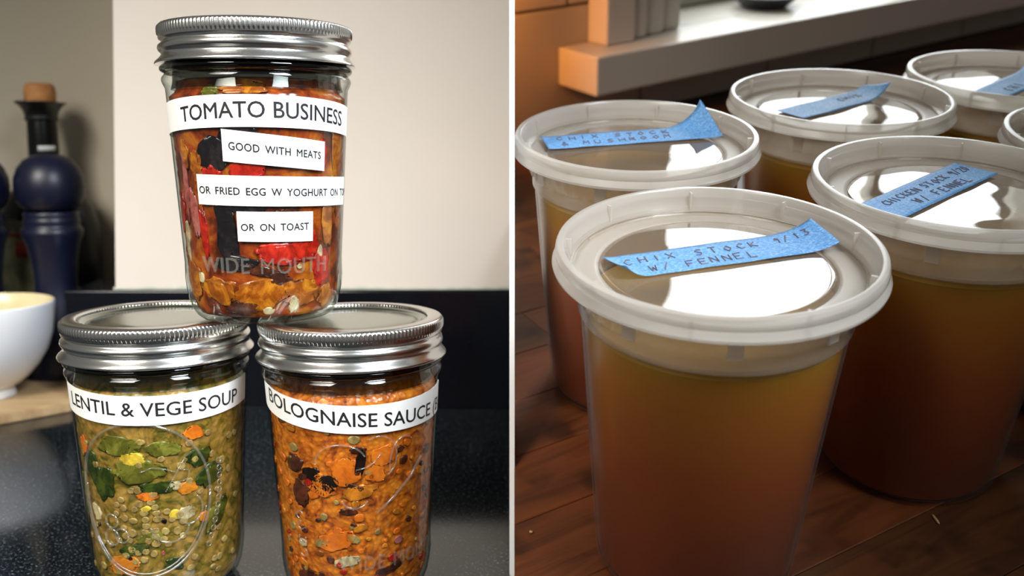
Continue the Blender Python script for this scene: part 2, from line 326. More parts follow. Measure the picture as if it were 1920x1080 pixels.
# ---- jar
HJ = 133.1
def R_jar(zb):  # outer glass radius (mm) at zb mm below the lid top
    return 40.35-(zb-34)*3.9/64
def zz(zb): return HJ-zb
glass_prof = [(0, 1.6), (20, 1.8), (24, 0.6), (27, 0.0), (29.5, 0.5), (31.3, 2.0), (33.2, 5.0), (34.6, 9), (35.5, 14), (36.0, 19)]
zb = HJ-19
for k in range(1, 12):
    q = zb-(zb-31)*k/11; glass_prof.append((R_jar(q), zz(q)))
glass_prof += [(40.7, zz(28.5)), (41.6, zz(26.8)), (42.2, zz(25.2)), (42.1, zz(23.8)), (41.2, zz(22.6)), (40.6, zz(21.8)), (41.0, zz(20.6))]
neck_prof = [(40.8, zz(22)), (41.8, zz(21.4)), (42.7, zz(20.6)), (42.9, zz(19.6)), (42.4, zz(18.6)), (40.6, zz(17.6)), (40.2, zz(8)), (39.9, zz(2.6)), (37.2, zz(2.4)), (37.0, zz(8)), (37.2, zz(20)), (37.6, zz(26)), (38.3, zz(29))]
me_glass = lathe('glass_body', glass_prof, M_glass, 96)
me_neck = lathe('neck_ring', neck_prof, M_neck, 96)
band_prof = [(35.4, zz(1.9)), (35.6, zz(0.5)), (36.4, zz(0.0)), (38.5, zz(0.15)), (41.0, zz(0.1)), (42.2, zz(0.5)), (42.75, zz(1.2)), (42.9, zz(1.7)), (43.0, zz(2.6)), (43.0, zz(4.0)), (42.9, zz(5.0)), (42.7, zz(5.5)),
             (42.7, zz(6.4)), (42.5, zz(7.0)), (41.4, zz(7.7)), (41.2, zz(8.2)), (41.9, zz(8.9)), (42.8, zz(9.8)), (43.1, zz(11.0)), (42.8, zz(12.2)), (42.0, zz(13.0)), (41.8, zz(13.7)), (42.3, zz(14.6)), (43.2, zz(15.8)), (44.2, zz(16.8)), (44.6, zz(17.5)), (44.5, zz(18.0)), (43.8, zz(17.9)), (42.4, zz(16.4)), (41.2, zz(14)), (41.0, zz(8)), (41.0, zz(2)), (36.4, zz(1.1))]
NK = 136
def knurl(r, z, a, j):
    zb = HJ-z
    if 1.5 < zb < 5.2:
        return r+0.34*math.cos(a*NK)
    if 7.3 < zb < 18.2: # thread climbs a little round the band
        return r+0.20*math.sin(a+zb*0.9)
    return r
me_band = lathe('screw_band', band_prof, M_metal, NK*4, knurl, close=True)
me_disc = lathe('lid_disc', [(0, zz(1.9)), (20, zz(1.95)), (29.2, zz(2.0)), (30.0, zz(2.3)), (30.8, zz(2.9)), (32.2, zz(2.9)), (33.0, zz(2.2)), (34.2, zz(1.5)), (36.2, zz(1.45))], M_disc, 96)
def cyl(th, zb, off=0.0):   # point on the glass surface, metres, jar-local
    r = (R_jar(zb)+off)*0.001; a = R_(th); return (r*math.sin(a), -r*math.cos(a), (HJ-zb)*0.001)
def strip(name, th0, th1, top, bot, off=0.28, n=None, m=None):
    n = n or max(4, int((th1-th0)/3)); v, f = [], []
    for i in range(n+1):
        t = i/n; th = th0+(th1-th0)*t; a, b = top(t), bot(t)
        for k in range(3):
            z = a+(b-a)*k/2; v.append(cyl(th, z, off))
        for k in range(3):
            z = a+(b-a)*k/2; v.append(cyl(th, z, off-0.2))
    for i in range(n):
        q, p = 6*i, 6*(i+1)
        f += [(q, p, p+1, q+1), (q+1, p+1, p+2, q+2), (q+3, q+4, p+4, p+3), (q+4, q+5, p+5, p+4), (q, q+3, p+3, p), (q+2, p+2, p+5, q+5)]
    f += [(0, 1, 4, 3), (1, 2, 5, 4), (6*n, 6*n+3, 6*n+4, 6*n+1), (6*n+1, 6*n+4, 6*n+5, 6*n+2)]
    me = mesh(name, v, f, True, m or M_paper); me.set_sharp_from_angle(angle=R_(35)); return me
def text_vf(s, space=1.0, thin=0.0, word=1.0, ext=0.0, wt=0.010):
    cu = bpy.data.curves.new('t', 'FONT'); cu.body = s; cu.size = 1; cu.space_character = space; cu.space_word = word; cu.offset = thin; cu.resolution_u = 3; cu.extrude = ext
    o = bpy.data.objects.new('t', cu); COL.objects.link(o)
    dg = bpy.context.evaluated_depsgraph_get(); me = bpy.data.meshes.new_from_object(o.evaluated_get(dg))
    bm = bmesh.new(); bm.from_mesh(me)
    bmesh.ops.triangulate(bm, faces=bm.faces)
    for _ in range(2):
        le = [e for e in bm.edges if abs(e.verts[0].co.x-e.verts[1].co.x) > 0.16]
        if le: bmesh.ops.subdivide_edges(bm, edges=le, cuts=1)
    v = [tuple(x.co) for x in bm.verts]; f = [tuple(y.index for y in x.verts) for x in bm.faces]; bm.free()
    bpy.data.objects.remove(o); bpy.data.curves.remove(cu)
    xs = [p[0] for p in v]; x0, x1 = min(xs), max(xs)
    caps = 0.729
    ww = [(0, 0)] if ext else [(-wt, 0), (wt, 0), (0, wt), (0, -wt)]
    vv, ff = [], []
    for dx, dy in ww:
        k = len(vv); vv += [((p[0]-x0+dx)/(x1-x0), (p[1]+dy)/caps, p[2]) for p in v]; ff += [tuple(k+i for i in q) for q in f]
    return vv, ff
def text_on(name, s, th0, th1, base, cap, off=0.36, m=None, space=1.0, thin=0.0, word=1.0, ext=0.0, wt=0.010):
    """base(t), cap(t): baseline and cap line in mm below the lid"""
    v, f = text_vf(s, space, thin, word, ext, wt); out = []
    for x, y, z in v:
        b, c = base(x), cap(x); out.append(cyl(th0+(th1-th0)*x, b+(c-b)*y, off+z*10))
    return mesh(name, out, f, False, m or M_ink)
def lin(a, b): return lambda t: a+(b-a)*t
def quad(a, b, c, tm):  # through (0,a) (tm,b) (1,c)
    k = (b-a-(c-a)*tm)/(tm*tm-tm); return lambda t: a+(c-a-k)*t+k*t*t
def make_jar(x, y, z, rot, label):
    t = empty('glass_jar', T(x, y, z) @ RZ(rot), label, 'jar', 'glass jars of home cooked food')
    obj('glass_body', me_glass, t); obj('neck_ring', me_neck, t); b = obj('screw_band', me_band, t); obj('lid_disc', me_disc, t)
    return t
JT = make_jar(-0.1170, 0.4515, 0.1331, 0, 'clear glass jar of tomato and peppers balanced on top of the two other jars')
JL = make_jar(-0.1699, 0.4528, 0.0, 0, 'clear glass jar of greenish lentil soup, lower left of the three jars')
JR = make_jar(-0.0758, 0.4469, 0.0, 0, 'clear glass jar of orange meat sauce, lower right of the three jars')
def lab(j, th0, th1, top, bot, texts, lb):
    s = obj('paper_label', strip('paper_label', th0, th1, top, bot), j, label=lb)
    for a in texts: obj('lettering', text_on('lettering', *a[:5], **(a[5] if len(a) > 5 else {})), s)
lab(JT, -100, 93, quad(38.5, 32.4, 36.3, 0.57), quad(51.5, 46.0, 49.6, 0.57), [('TOMATO BUSINESS', -39.8, 78.4, quad(43.8, 42.0, 45.0, 0.42), quad(37.2, 34.9, 38.2, 0.42))], 'long white label strip reading TOMATO BUSINESS')
lab(JT, -9.2, 59, lin(46.8, 52.1), lin(60.4, 65.0), [('GOOD WITH MEATS', -5, 55.4, lin(55.5, 59.7), lin(52.0, 56.4), dict(word=1.7, space=1.06, wt=0.02))], 'tilted white label reading GOOD WITH MEATS')
lab(JT, -30.5, 90, lin(66.0, 68.1), lin(79.0, 81.0), [('OR FRIED EGG W YOGHURT ON TOP', -28.8, 92, lin(74.2, 76.8), lin(70.9, 73.4), dict(word=1.7, space=1.05, wt=0.02))], 'white label reading OR FRIED EGG W YOGHURT ON TOP')
lab(JT, -2.6, 49.4, lin(81.9, 82.7), lin(94.9, 95.9), [('OR ON TOAST', -0.1, 46, lin(90.3, 90.7), lin(87.1, 87.4), dict(word=1.7, space=1.05, wt=0.02))], 'small white label reading OR ON TOAST')
lab(JL, -66, 91, quad(27.2, 30.4, 29.2, 0.5), quad(40.0, 44.0, 41.7, 0.5), [('LENTIL & VEGE SOUP', -49.5, 76.6, quad(37.2, 40.0, 40.4, 0.6), quad(30.7, 33.4, 33.6, 0.6))], 'white label strip reading LENTIL & VEGE SOUP')
lab(JR, -88, 90, quad(24.5, 33.2, 31.0, 0.58), quad(36.5, 46.2, 45.5, 0.58), [('BOLOGNAISE SAUCE (B', -58.3, 86, quad(35.4, 43.6, 44.0, 0.6), quad(28.8, 37.0, 37.6, 0.6))], 'slanted white label strip reading BOLOGNAISE SAUCE')
# embossed glass: words low on the top jar, oval medallion and fruit outlines on the lower ones
obj('embossed_letters', text_on('embossed_letters', 'WIDE MOUTH', -32, 62, lin(108.6, 110.2), lin(101.5, 102.8), 0.05, M_ridge, 1.08, 0.0, 1.4, 0.05), JT, label='raised clear glass letters WIDE MOUTH')
def ridge(j, pts, r, name='embossed_outline', label=None):
    v, f = tube_vf([cyl(a, b, 0.15) for a, b in pts], r*0.0009, 6); o = obj(name, mesh(name, v, f, True, M_ridge), j)
    if label: o['label'] = label
    return o
def oval(cx, cz, rx, rz, a0=0, a1=360, n=60): return [(cx+rx*math.cos(R_(a0+(a1-a0)*i/n)), cz-rz*math.sin(R_(a0+(a1-a0)*i/n))) for i in range(n+1)]
ridge(JL, oval(3, 80, 48, 37), 0.75, 'medallion_rim'); ridge(JL, oval(3, 80, 45.5, 35.2, 170, 350), 0.45, 'medallion_rim')
for cx, cz, rr in ((-21, 98, 6.0), (-12.5, 96.8, 5.2), (-20, 90, 5.0)): ridge(JL, oval(cx, cz, rr, rr*0.66, n=24), 0.5, 'embossed_berry')
ridge(JL, oval(22, 92, 13, 8.6, 185, 350, 24), 0.6, 'embossed_fruit'); ridge(JL, oval(36, 86, 9, 7, 200, 420, 24), 0.5, 'embossed_fruit')
ridge(JL, [(4, 66), (12, 64), (20, 65), (27, 67)], 0.4, 'embossed_stem'); ridge(JL, [(20, 76), (27, 68), (34, 60)], 0.4, 'embossed_stem'); ridge(JL, [(30, 66), (36, 67), (35, 71), (28, 72)], 0.35, 'embossed_leaf')
for k in range(12):
    zb_ = 66+k*3.6; th_ = 59-0.010*(zb_-75)**2; ridge(JL, oval(th_, zb_, 2.0, 1.35, n=10), 0.35, 'embossed_bead')
ridge(JR, oval(0, 60, 17, 9, 20, 185, 24), 0.5, 'embossed_fruit'); ridge(JR, oval(25, 58, 13, 10, -60, 120, 24), 0.5, 'embossed_fruit'); ridge(JR, oval(9, 76, 9, 5, 190, 340, 20), 0.6, 'embossed_fruit')
ridge(JR, [(10, 63), (17, 62), (22, 60), (27, 56)], 0.45, 'embossed_stem'); ridge(JR, [(24, 84), (36, 78), (50, 70), (60, 62)], 0.8, 'embossed_stem'); ridge(JR, oval(44, 62, 11, 12, 60, 200, 20), 0.5, 'embossed_leaf')
for k, zb_ in enumerate((86, 91, 97, 104)): ridge(JR, oval(-33+k*0.5, zb_, 3.0, 1.9, 20+60*k, 260+60*k, 10), 0.4, 'embossed_bead')
obj('embossed_letters', text_on('embossed_letters', 'WIDE MOUTH', -4, 84, lin(111, 112), lin(104, 105), 0.03, M_ridge, 1.08, 0.0, 1.4, 0.05), JR, label='raised clear glass letters WIDE MOUTH low on the jar')

# ---- food inside the jars
def R_in(zb):
    z = HJ-zb
    if z < 19: return {0: 0}.get(z, max(4, 27.0+8.2*math.sqrt(max(0, 1-((19-z)/17.6)**2)) if z > 1.4 else 20))-1.0
    if zb < 29: return 36.5
    if zb < 31: return 37.7
    return R_jar(zb)-1.0
def core(name, ztop, m, seed, amp, topfn=None):
    prof = [(0.01, 3.2), (14, 3.2)]
    z = 3.4
    while z < HJ-ztop: prof.append((R_in(HJ-z), z)); z += 1.6
    n1 = len(prof)
    for r in (34, 26, 16, 6, 0.01): prof.append((r, HJ-ztop+0.6*math.sin(r)))
    def fn(r, z, a, j):
        if j < 2: return r
        return r-amp*0.6*abs(noise.noise(Vector((math.sin(a)*r*0.16+seed, math.cos(a)*r*0.16, z*0.16))))-amp*0.5*abs(noise.noise(Vector((math.sin(a)*r*0.5+seed, math.cos(a)*r*0.5, z*0.5)))) if r > 2 else r
    return lathe(name, prof, m, 110, fn)
def chunk_mesh(name, th, zb, w, h, d, m, seed, tilt=0, base=0.0, nu=14, nv=8, rag=0.3):
    if w*h > 30: nu, nv, rag, d = 30, 16, 0.42, d*1.9
    ct, st = math.cos(R_(tilt)), math.sin(R_(tilt))
    def fn(a, b, c):
        x, y = a*w/2, b*h/2; x, y = x*ct-y*st, x*st+y*ct
        z = zb-y; r0 = R_in(min(z, HJ-4)); r = min(r0+base+c*d, r0+0.35); t = R_(th)+x/36.0; zz_ = max(HJ-z, 3.0)
        return (r*0.001*math.sin(t), -r*0.001*math.cos(t), zz_*0.001)
    v, f = blob_vf(fn, nu, nv, seed, rag, 2.3 if w*h > 16 else 2.0); return mesh(name, v, f, True, m)
_k = [0]
def chunk(parent, name, th, zb, w, h, key, tilt=0, d=1.2, label=None):
    _k[0] += 1; o = obj(name, chunk_mesh(name, th, zb, w, h, d, C[key], _k[0], tilt, -0.1), parent)
    return o
FT = empty('tomato_and_peppers', JT.matrix_world.copy(), 'oily red and orange tomato and pepper mix inside the top jar', 'food')
obj('sauce_body', core('sauce_body', 25, M_tomato, 3, 1.6), FT)
FL = empty('lentil_soup', JL.matrix_world.copy(), 'thick olive green lentil and vegetable soup inside the lower left jar', 'food')
obj('soup_body', core('soup_body', 20, M_soup, 9, 1.2), FL)
FR = empty('meat_sauce', JR.matrix_world.copy(), 'coarse orange bolognaise sauce inside the lower right jar', 'food')
obj('sauce_body', core('sauce_body', 20, M_bolog, 17, 1.5), FR)
for a in [('pepper_strip', 28, 101, 22, 9, 'red', -4), ('tomato_chunk', 46, 98, 12, 12, 'red', 0), ('chilli', 14, 108.5, 22, 4.5, 'brown', -14), ('chilli', 24, 112, 8, 5, 'brown', -10), ('pepper_chunk', 60, 108, 10, 16, 'red', 0),
          ('pepper_chunk', 12, 119, 26, 12, 'amber', 5), ('pepper_chunk', -22, 117, 18, 12, 'amber', -5), ('pepper_chunk', 42, 119, 20, 12, 'amber', 3), ('onion_piece', 16, 126.5, 6, 3.4, 'cream', 0), ('onion_piece', 36, 124.5, 5, 7, 'cream', 5), ('onion_piece', -38, 112, 4, 5, 'cream', 0),
          ('aubergine_piece', -12, 90, 9, 28, 'dark', 4), ('aubergine_piece', -17, 57, 16, 12, 'dark', 0), ('aubergine_piece', 0, 49, 14, 10, 'dark', 0), ('aubergine_piece', 2, 79, 20, 6, 'dark', 0), ('aubergine_piece', -6, 105, 18, 6, 'dark', 0),
          ('tomato_chunk', -20, 67, 9, 9, 'red', 0), ('tomato_chunk', -32, 62, 7, 14, 'amber', 0), ('onion_piece', -46, 72, 4, 30, 'pink', 0), ('onion_piece', -38, 84, 5, 20, 'pink', 4), ('onion_piece', -52, 96, 4, 16, 'cream', 0), ('pepper_strip', -30, 92, 4, 22, 'red', 3),
          ('pepper_strip', 76, 62, 9, 44, 'amber', 0), ('pepper_strip', 66, 88, 7, 22, 'amber', 0), ('tomato_chunk', 58, 58, 6, 12, 'red', 0), ('pepper_chunk', 6, 64, 14, 10, 'red', 0), ('aubergine_piece', 30, 84, 10, 6, 'brown', 0), ('pepper_chunk', 4, 29, 20, 6, 'amber', 0), ('pepper_chunk', -17, 31, 7, 5, 'olive', 0),
          ('pepper_chunk', -50, 114, 12, 16, 'amber', 0), ('aubergine_piece', -4, 125, 14, 6, 'brown', 0), ('tomato_chunk', -58, 84, 6, 18, 'red', 0), ('onion_piece', 58, 101, 3.5, 6, 'cream', 0), ('onion_piece', 40, 107, 2.6, 2.4, 'cream', 0), ('pepper_chunk', -44, 58, 6, 12, 'amber', 0), ('pepper_chunk', 66, 122, 10, 10, 'amber', 0)]:
    chunk(FT, *a)
for a in [('carrot_piece', -14, 112, 17, 9, 'carrot', 8), ('carrot_piece', 35, 76, 8, 6, 'carrot', 10), ('carrot_piece', -44, 56, 6, 8, 'orange', 10), ('carrot_piece', 47, 92, 5, 5, 'carrot', 0), ('carrot_piece', 40, 50, 8, 6, 'orange', 0), ('carrot_piece', 8, 78, 9, 4, 'orange', 0),
          ('leaf_piece', -26, 72, 12, 16, 'green', 10), ('leaf_piece', -36, 64, 8, 12, 'green', 0), ('leaf_piece', 44, 62, 11, 8, 'green', 0), ('leaf_piece', 52, 72, 14, 9, 'green', 20), ('leaf_piece', -6, 104, 14, 5, 'green', 12), ('leaf_piece', 8, 98, 14, 5, 'olive', 10), ('leaf_piece', 24, 112, 8, 6, 'green', 0), ('leaf_piece', 62, 92, 5, 14, 'green', -20), ('leaf_piece', 54, 94, 6, 12, 'olive', -20),
          ('leaf_piece', 2, 66, 22, 10, 'olive', 0), ('leaf_piece', -10, 54, 20, 8, 'olive', 0), ('leaf_piece', 20, 56, 14, 7, 'olive', 0), ('leaf_piece', -58, 84, 8, 26, 'olive', 0), ('leaf_piece', 14, 74, 14, 6, 'green', 0), ('celery_piece', 0, 60, 10, 6, 'corn', 0),
          ('corn_kernel', 26, 88, 6, 5, 'corn', 0), ('corn_kernel', 6, 84, 5, 3, 'corn', 10), ('onion_piece', 34, 88, 7, 6, 'cream', 0), ('onion_piece', -37, 88, 5, 9, 'cream', 20), ('onion_piece', 27, 74, 6, 4, 'cream', 0), ('herb_speck', 18, 90.5, 2.2, 2.6, 'void', 20), ('herb_speck', -9, 108, 4, 2.6, 'void', 0), ('herb_speck', -36, 94, 1.8, 1.6, 'void', 0), ('herb_speck', 16, 106, 1.4, 2.4, 'pink', 0)]:
    chunk(FL, *a)
rnd = random.Random(11); lent = []
for k in range(150):
    if k < 90: th, zb = rnd.gauss(3, 11), rnd.gauss(94, 8)
    else: th, zb = rnd.uniform(-70, 85), rnd.uniform(50, 122)
    if any((th-a)**2*0.4+(zb-b)**2 < 8 for a, b in lent): continue
    lent.append((th, zb)); chunk(FL, 'lentil', th, zb, rnd.uniform(3.0, 4.2), rnd.uniform(2.8, 3.9), 'lentil', d=1.4)
for a in [('carrot_piece', 3, 64, 13, 12, 'orange', 0), ('carrot_piece', -14, 72, 12, 6, 'orange', -12), ('carrot_piece', 12, 74, 14, 7, 'carrot', 10), ('carrot_piece', -5, 97, 16, 9, 'orange', 12), ('carrot_piece', 24, 66, 8, 8, 'orange', 0), ('tomato_chunk', 30, 58, 12, 10, 'orange', 20),
          ('dark_gap', -13, 70, 13, 9, 'void', 10), ('dark_gap', 13, 60, 4, 12, 'void', -8), ('dark_gap', -22, 66, 8, 6, 'void', 0), ('dark_gap', 12, 54, 7, 3, 'brown', 0), ('mince_piece', -32, 76, 8, 12, 'brown', 0), ('mince_piece', -36, 62, 9, 8, 'brown', 0), ('mince_piece', 4, 83, 8, 3, 'brown', 0), ('mince_piece', 8, 71, 10, 2.4, 'brown', -16),
          ('onion_piece', 2, 107, 12, 5, 'cream', 10), ('onion_piece', -34, 100, 5, 4, 'cream', 0), ('mince_piece', 30, 114, 8, 4, 'brown', 10), ('mince_piece', 26, 117, 6, 5, 'red', 0), ('mince_piece', 42, 100, 5, 4, 'pink', 0), ('mince_piece', 40, 112, 7, 5, 'brown', 30), ('mince_piece', 3, 118, 8, 5, 'brown', 0), ('mince_piece', -24, 116, 10, 6, 'brown', 0), ('onion_piece', 10, 121, 8, 5, 'pink', 0)]:
    chunk(FR, *a)
for k in range(110):
    th, zb = rnd.uniform(-75, 85), rnd.uniform(36, 120); key = rnd.choice(['orange', 'carrot', 'amber', 'orange', 'brown', 'red', 'lentil'])
    s = rnd.uniform(1.6, 4.2); chunk(FR, 'mince_crumb', th, zb, s*rnd.uniform(1, 1.7), s, key, rnd.uniform(-40, 40), 1.0)

# ---- background things on the left
def px_xy(px, y, z):   # x of a point at depth y whose picture column is px
    dep = y*math.cos(AL)-(z-CAMZ)*math.sin(AL); return (px-960)/1800*dep
bx = -0.432
t = empty('serving_board', T(bx, 0.765, 0), 'pale wooden board under the white bowl, chamfered corner', 'board')
def poly_prism(name, pts, z0, z1, m, bev=0.001):
    me = bpy.data.meshes.new(name); n = len(pts); v = [(x, y, z0) for x, y in pts]+[(x, y, z1) for x, y in pts]
    f = [tuple(range(n))[::-1], tuple(range(n, 2*n))]+[(i, (i+1) % n, n+(i+1) % n, n+i) for i in range(n)]
    me.from_pydata(v, [], f); bm = bmesh.new(); bm.from_mesh(me); bmesh.ops.bevel(bm, geom=bm.edges[:], offset=bev, segments=2, affect='EDGES'); bmesh.ops.recalc_face_normals(bm, faces=bm.faces); bm.to_mesh(me); bm.free(); me.materials.append(m); return me
obj('board_slab', poly_prism('board_slab', [(-0.12, -0.055), (0.030, -0.055), (0.075, -0.010), (0.075, 0.055), (0.045, 0.075), (-0.12, 0.075)], 0, 0.0085, M_tan), t)
t = empty('footed_bowl', T(bx-0.001, 0.772, 0.0087), 'white footed bowl with cream inside on the pale board', 'bowl')
bo = [(0, 0.6), (16, 0.6), (18, 0), (21, 0), (22, 1.0), (21, 5), (20.5, 8.5), (25, 10.5), (33, 17), (41, 26), (48, 38), (52.5, 52), (54.6, 66), (55.2, 77), (55.0, 78), (54.2, 78.4)]
bi = [(54.2, 78.4), (53.4, 77.8), (52.6, 66), (50.5, 52), (46, 39), (39, 27), (31, 19), (20, 14), (0, 12.5)]
obj('outer_wall', lathe('outer_wall', bo, M_china, 64), t, label='white glazed outside'); obj('inner_wall', lathe('inner_wall', bi, M_cream, 64), t, label='cream glazed inside')
mp_ = [(0, 0), (27, 0), (29.5, 1), (31, 5), (30.5, 18), (29, 30), (25.5, 46), (21.5, 64), (18.5, 82), (18, 96), (19.5, 112), (22, 126), (25.5, 136), (25.8, 140), (23.5, 142), (23.0, 145), (23.8, 147), (23.0, 149.5), (22.3, 152), (23.2, 154), (21.5, 156)]
hp_ = [(0, 155.8), (19, 156.2), (22.5, 158.5), (26.2, 163), (28.6, 170), (29.4, 178), (28.6, 186), (25.5, 194.5), (20, 201.5), (12, 205.6), (0, 207)]
me_mb = lathe('mill_body', mp_, M_mill, 64); me_mh = lathe('mill_head', hp_, M_mill, 64)
def mill(x, y, lb):
    t = empty('pepper_mill', T(x, y, 0), lb, 'pepper mill', 'navy pepper mills'); obj('mill_body', me_mb, t); obj('mill_head', me_mh, t)
mill(px_xy(94, 0.855, 0.17), 0.855, 'navy blue wooden pepper mill standing in front of the corked bottle')
mill(px_xy(-50, 0.845, 0.17), 0.845, 'navy blue pepper mill cut off by the left picture edge')
t = empty('corked_bottle', T(px_xy(90, 0.934, 0.15), 0.934, 0) @ Matrix.Scale(1.03, 4, (0, 0, 1)), 'dark squat bottle with cork stopper behind the navy pepper mill', 'bottle')
obj('bottle_body', lathe('bottle_body', [(0, 1), (40, 0), (44, 3), (46.5, 8), (47, 60), (47, 110), (45.5, 134), (41, 150), (33, 164), (22, 175), (16, 181), (14, 188), (13.6, 210), (13.2, 232), (12.8, 234), (0, 234)], M_bottle, 64), t)
def petal(r, z, a, j): return r+ (max(0, z-236)*0.55)*math.cos(a*2) if z > 236 else r
obj('pourer_collar', lathe('pourer_collar', [(0, 230), (14.2, 230.5), (15.3, 232), (14.6, 234), (14.8, 236), (17, 240), (20, 244), (23.5, 246.5), (23.8, 247.8), (18, 246), (12, 240), (0, 239)], M_spout, 64, petal), t)
obj('cork_stopper', lathe('cork_stopper', [(0, 238), (9, 239), (12.4, 243), (14.2, 249), (14.2, 257), (13.2, 262.5), (10.5, 264.8), (0, 265.4)], M_cork, 48), t)
def bl_patch(name, r, th0, th1, z0, z1, m, arch=0):
    v, f = [], []; n = 16
    for i in range(n+1):
        a = R_(th0+(th1-th0)*i/n); zt = z1-arch*(2*i/n-1)**2
        v += [(r*math.sin(a), -r*math.cos(a), z0), (r*math.sin(a), -r*math.cos(a), zt), ((r-.0006)*math.sin(a), -(r-.0006)*math.cos(a), z0), ((r-.0006)*math.sin(a), -(r-.0006)*math.cos(a), zt)]
    for i in range(n):
        q = 4*i; p = q+4; f += [(q, p, p+1, q+1), (q+2, q+3, p+3, p+2), (q+1, p+1, p+3, q+3), (q, q+2, p+2, p)]
    return mesh(name, v, f, True, m)
lb_ = obj('bottle_label', bl_patch('bottle_label', 0.0476, -60, 26, 0.03, 0.142, M_label2, 0.022), t, label='worn greenish paper label')
obj('label_print', bl_patch('label_print', 0.0480, -12, 2, 0.108, 0.122, M_redink), lb_)
obj('label_print', bl_patch('label_print', 0.0480, -42, 8, 0.127, 0.130, M_redink), lb_)
obj('neck_sticker', bl_patch('neck_sticker', 0.0144, 6, 70, 0.203, 0.2075, M_white), t, label='small white sticker'); obj('neck_sticker', bl_patch('neck_sticker', 0.0145, 10, 55, 0.188, 0.200, M_white, 0.003), t, label='small white emblem')

# ================================================================== RIGHT: deli tubs on a butcher block by the window
tbl = empty('butcher_block_table', MB, kind='structure')
PA = R_(29.0); WP = 0.044; rnd = random.Random(7)
MP = MB @ RZ(PA)
rows = {}
for i in range(-22, 30):
    y0 = 0.3439+i*WP
    x = -0.6+rnd.uniform(-0.25, 0)
    while x < 1.9:
        L = rnd.uniform(0.30, 0.62); x1 = min(x+L, 1.95)
        # keep what is in front of the window wall and right of the divider
        def inside(px, py):
            p = Vector((px*math.cos(PA)-py*math.sin(PA), px*math.sin(PA)+py*math.cos(PA), 0)); wl = (MW.inverted() @ (MB @ p)); return (MB @ p).x > 0 and wl.y < 0.02 and p.x < 1.25 and p.y > 0.13
        if any(inside(a, b) for a in (x, (x+x1)/2, x1) for b in (y0, y0+WP)):
            me = bevel_box('plank', x, x1-0.0003, y0, y0+WP-0.00035, -0.035, -0.0002-rnd.uniform(0, 0.00025), rnd.choice(WOODS), 0.0004, 1, clip_local(MP))
            if len(me.polygons) > 3:
                bm = bmesh.new(); bm.from_mesh(me); inv = MP.inverted() @ MW
                co = inv @ Vector((0, 0.012, 0)); no = (inv.to_3x3() @ Vector((0, -1, 0))).normalized()
                bmesh.ops.bisect_plane(bm, geom=bm.verts[:]+bm.edges[:]+bm.faces[:], plane_co=co, plane_no=no, clear_inner=True)
                ed = [e for e in bm.edges if e.is_boundary]
                if ed: bmesh.ops.holes_fill(bm, edges=ed)
                bm.to_mesh(me); bm.free()
                if len(me.polygons) > 3:
                    # origin at the plank's own place so that each has its own grain
                    off = Vector((x, y0, 0)); me.transform(T(*(-off+Vector((rnd.uniform(-3, 3)*0, 0, 0))))); o = obj('plank', me, tbl); o.matrix_world = MP @ T(*off)
        x = x1

# window wall: tiles in courses, grout behind
wall = empty('wall_window', MW, kind='structure')
def wall_piece(name, s0, s1, o0, o1, z0, z1, m, bev=0.001, parent=None, seg=2):
    me = bevel_box(name, s0, s1, o0, o1, z0, z1, m, bev, seg, clip_local(MW, 0.0013))
    if len(me.polygons) < 4: return None
    o = obj(name, me, parent); o.matrix_world = MW; return o
WL, WR, WB, WT = -0.075, 0.95, 0.074, 0.86      # window opening
for (s0, s1, z0, z1) in ((-0.6, WL-0.01, -0.03, 1.15), (WL-0.01, 1.6, -0.03, WB-0.004), (WR, 1.6, WB-0.004, 1.15), (WL-0.01, WR, WT, 1.15)):
    wall_piece('grout_bed', s0, s1, 0.004, 0.06, z0, z1, M_grout, 0, wall)
TZ = [0, 0.121, 0.242, 0.363, 0.484, 0.605, 0.726, 0.847, 0.968, 1.089]
for r in range(len(TZ)-1):
    s = -0.112-3*0.196+(0.098 if r % 2 else 0)
    while s < 1.55:
        a, b, z0, z1 = s+0.0015, s+0.1945, TZ[r]+0.0015, TZ[r+1]-0.0015
        if r == 0 and a > -0.12: z1 = 0.0685
        if z1 > WB and z0 < WT:
            if a < WL-0.02 < b: b = WL-0.02
            if a < WR+0.02 < b: a = WR+0.02
        if not (z1 > WB and z0 < WT and a > WL-0.021 and b < WR+0.021) and b-a > 0.004:
            wall_piece('tile', a, b, 0.0, 0.006, z0, z1, M_tile, 0.0012, wall)
        s += 0.196
# window: sill board, casing, frame, pane
wn = empty('window_1', MW, kind='structure')
wall_piece('window_sill', -0.222, 1.25, -0.060, -0.0005, 0.047, 0.084, M_trim, 0.002, wn)
wall_piece('window_ledge', WL, WR, 0.0, 0.105, 0.066, 0.0838, M_trim, 0.0005, wn)
wall_piece('window_casing', -0.186, -0.150, -0.030, -0.0005, 0.0842, 1.0, M_trim, 0.002, wn)
wall_piece('window_casing', -0.1495, -0.128, -0.024, -0.0005, 0.0842, 1.0, M_trim, 0.004, wn)
wall_piece('window_casing', -0.1275, -0.100, -0.018, -0.0005, 0.0842, 1.0, M_trim, 0.003, wn)
wall_piece('window_casing', -0.0995, -0.072, -0.012, 0.008, 0.0842, 1.0, M_trim, 0.003, wn)
wall_piece('window_jamb', -0.0750, -0.060, 0.0085, 0.105, 0.0842, WT, M_trim, 0.001, wn)
wall_piece('window_jamb', WR-0.012, WR, 0.0085, 0.105, 0.0842, WT, M_trim, 0.001, wn)
wall_piece('window_casing', WR+0.001, WR+0.10, -0.020, -0.0005, 0.0842, 1.0, M_trim, 0.003, wn)
wall_piece('window_head', WL, WR, -0.01, 0.105, WT-0.014, WT, M_trim, 0.001, wn)
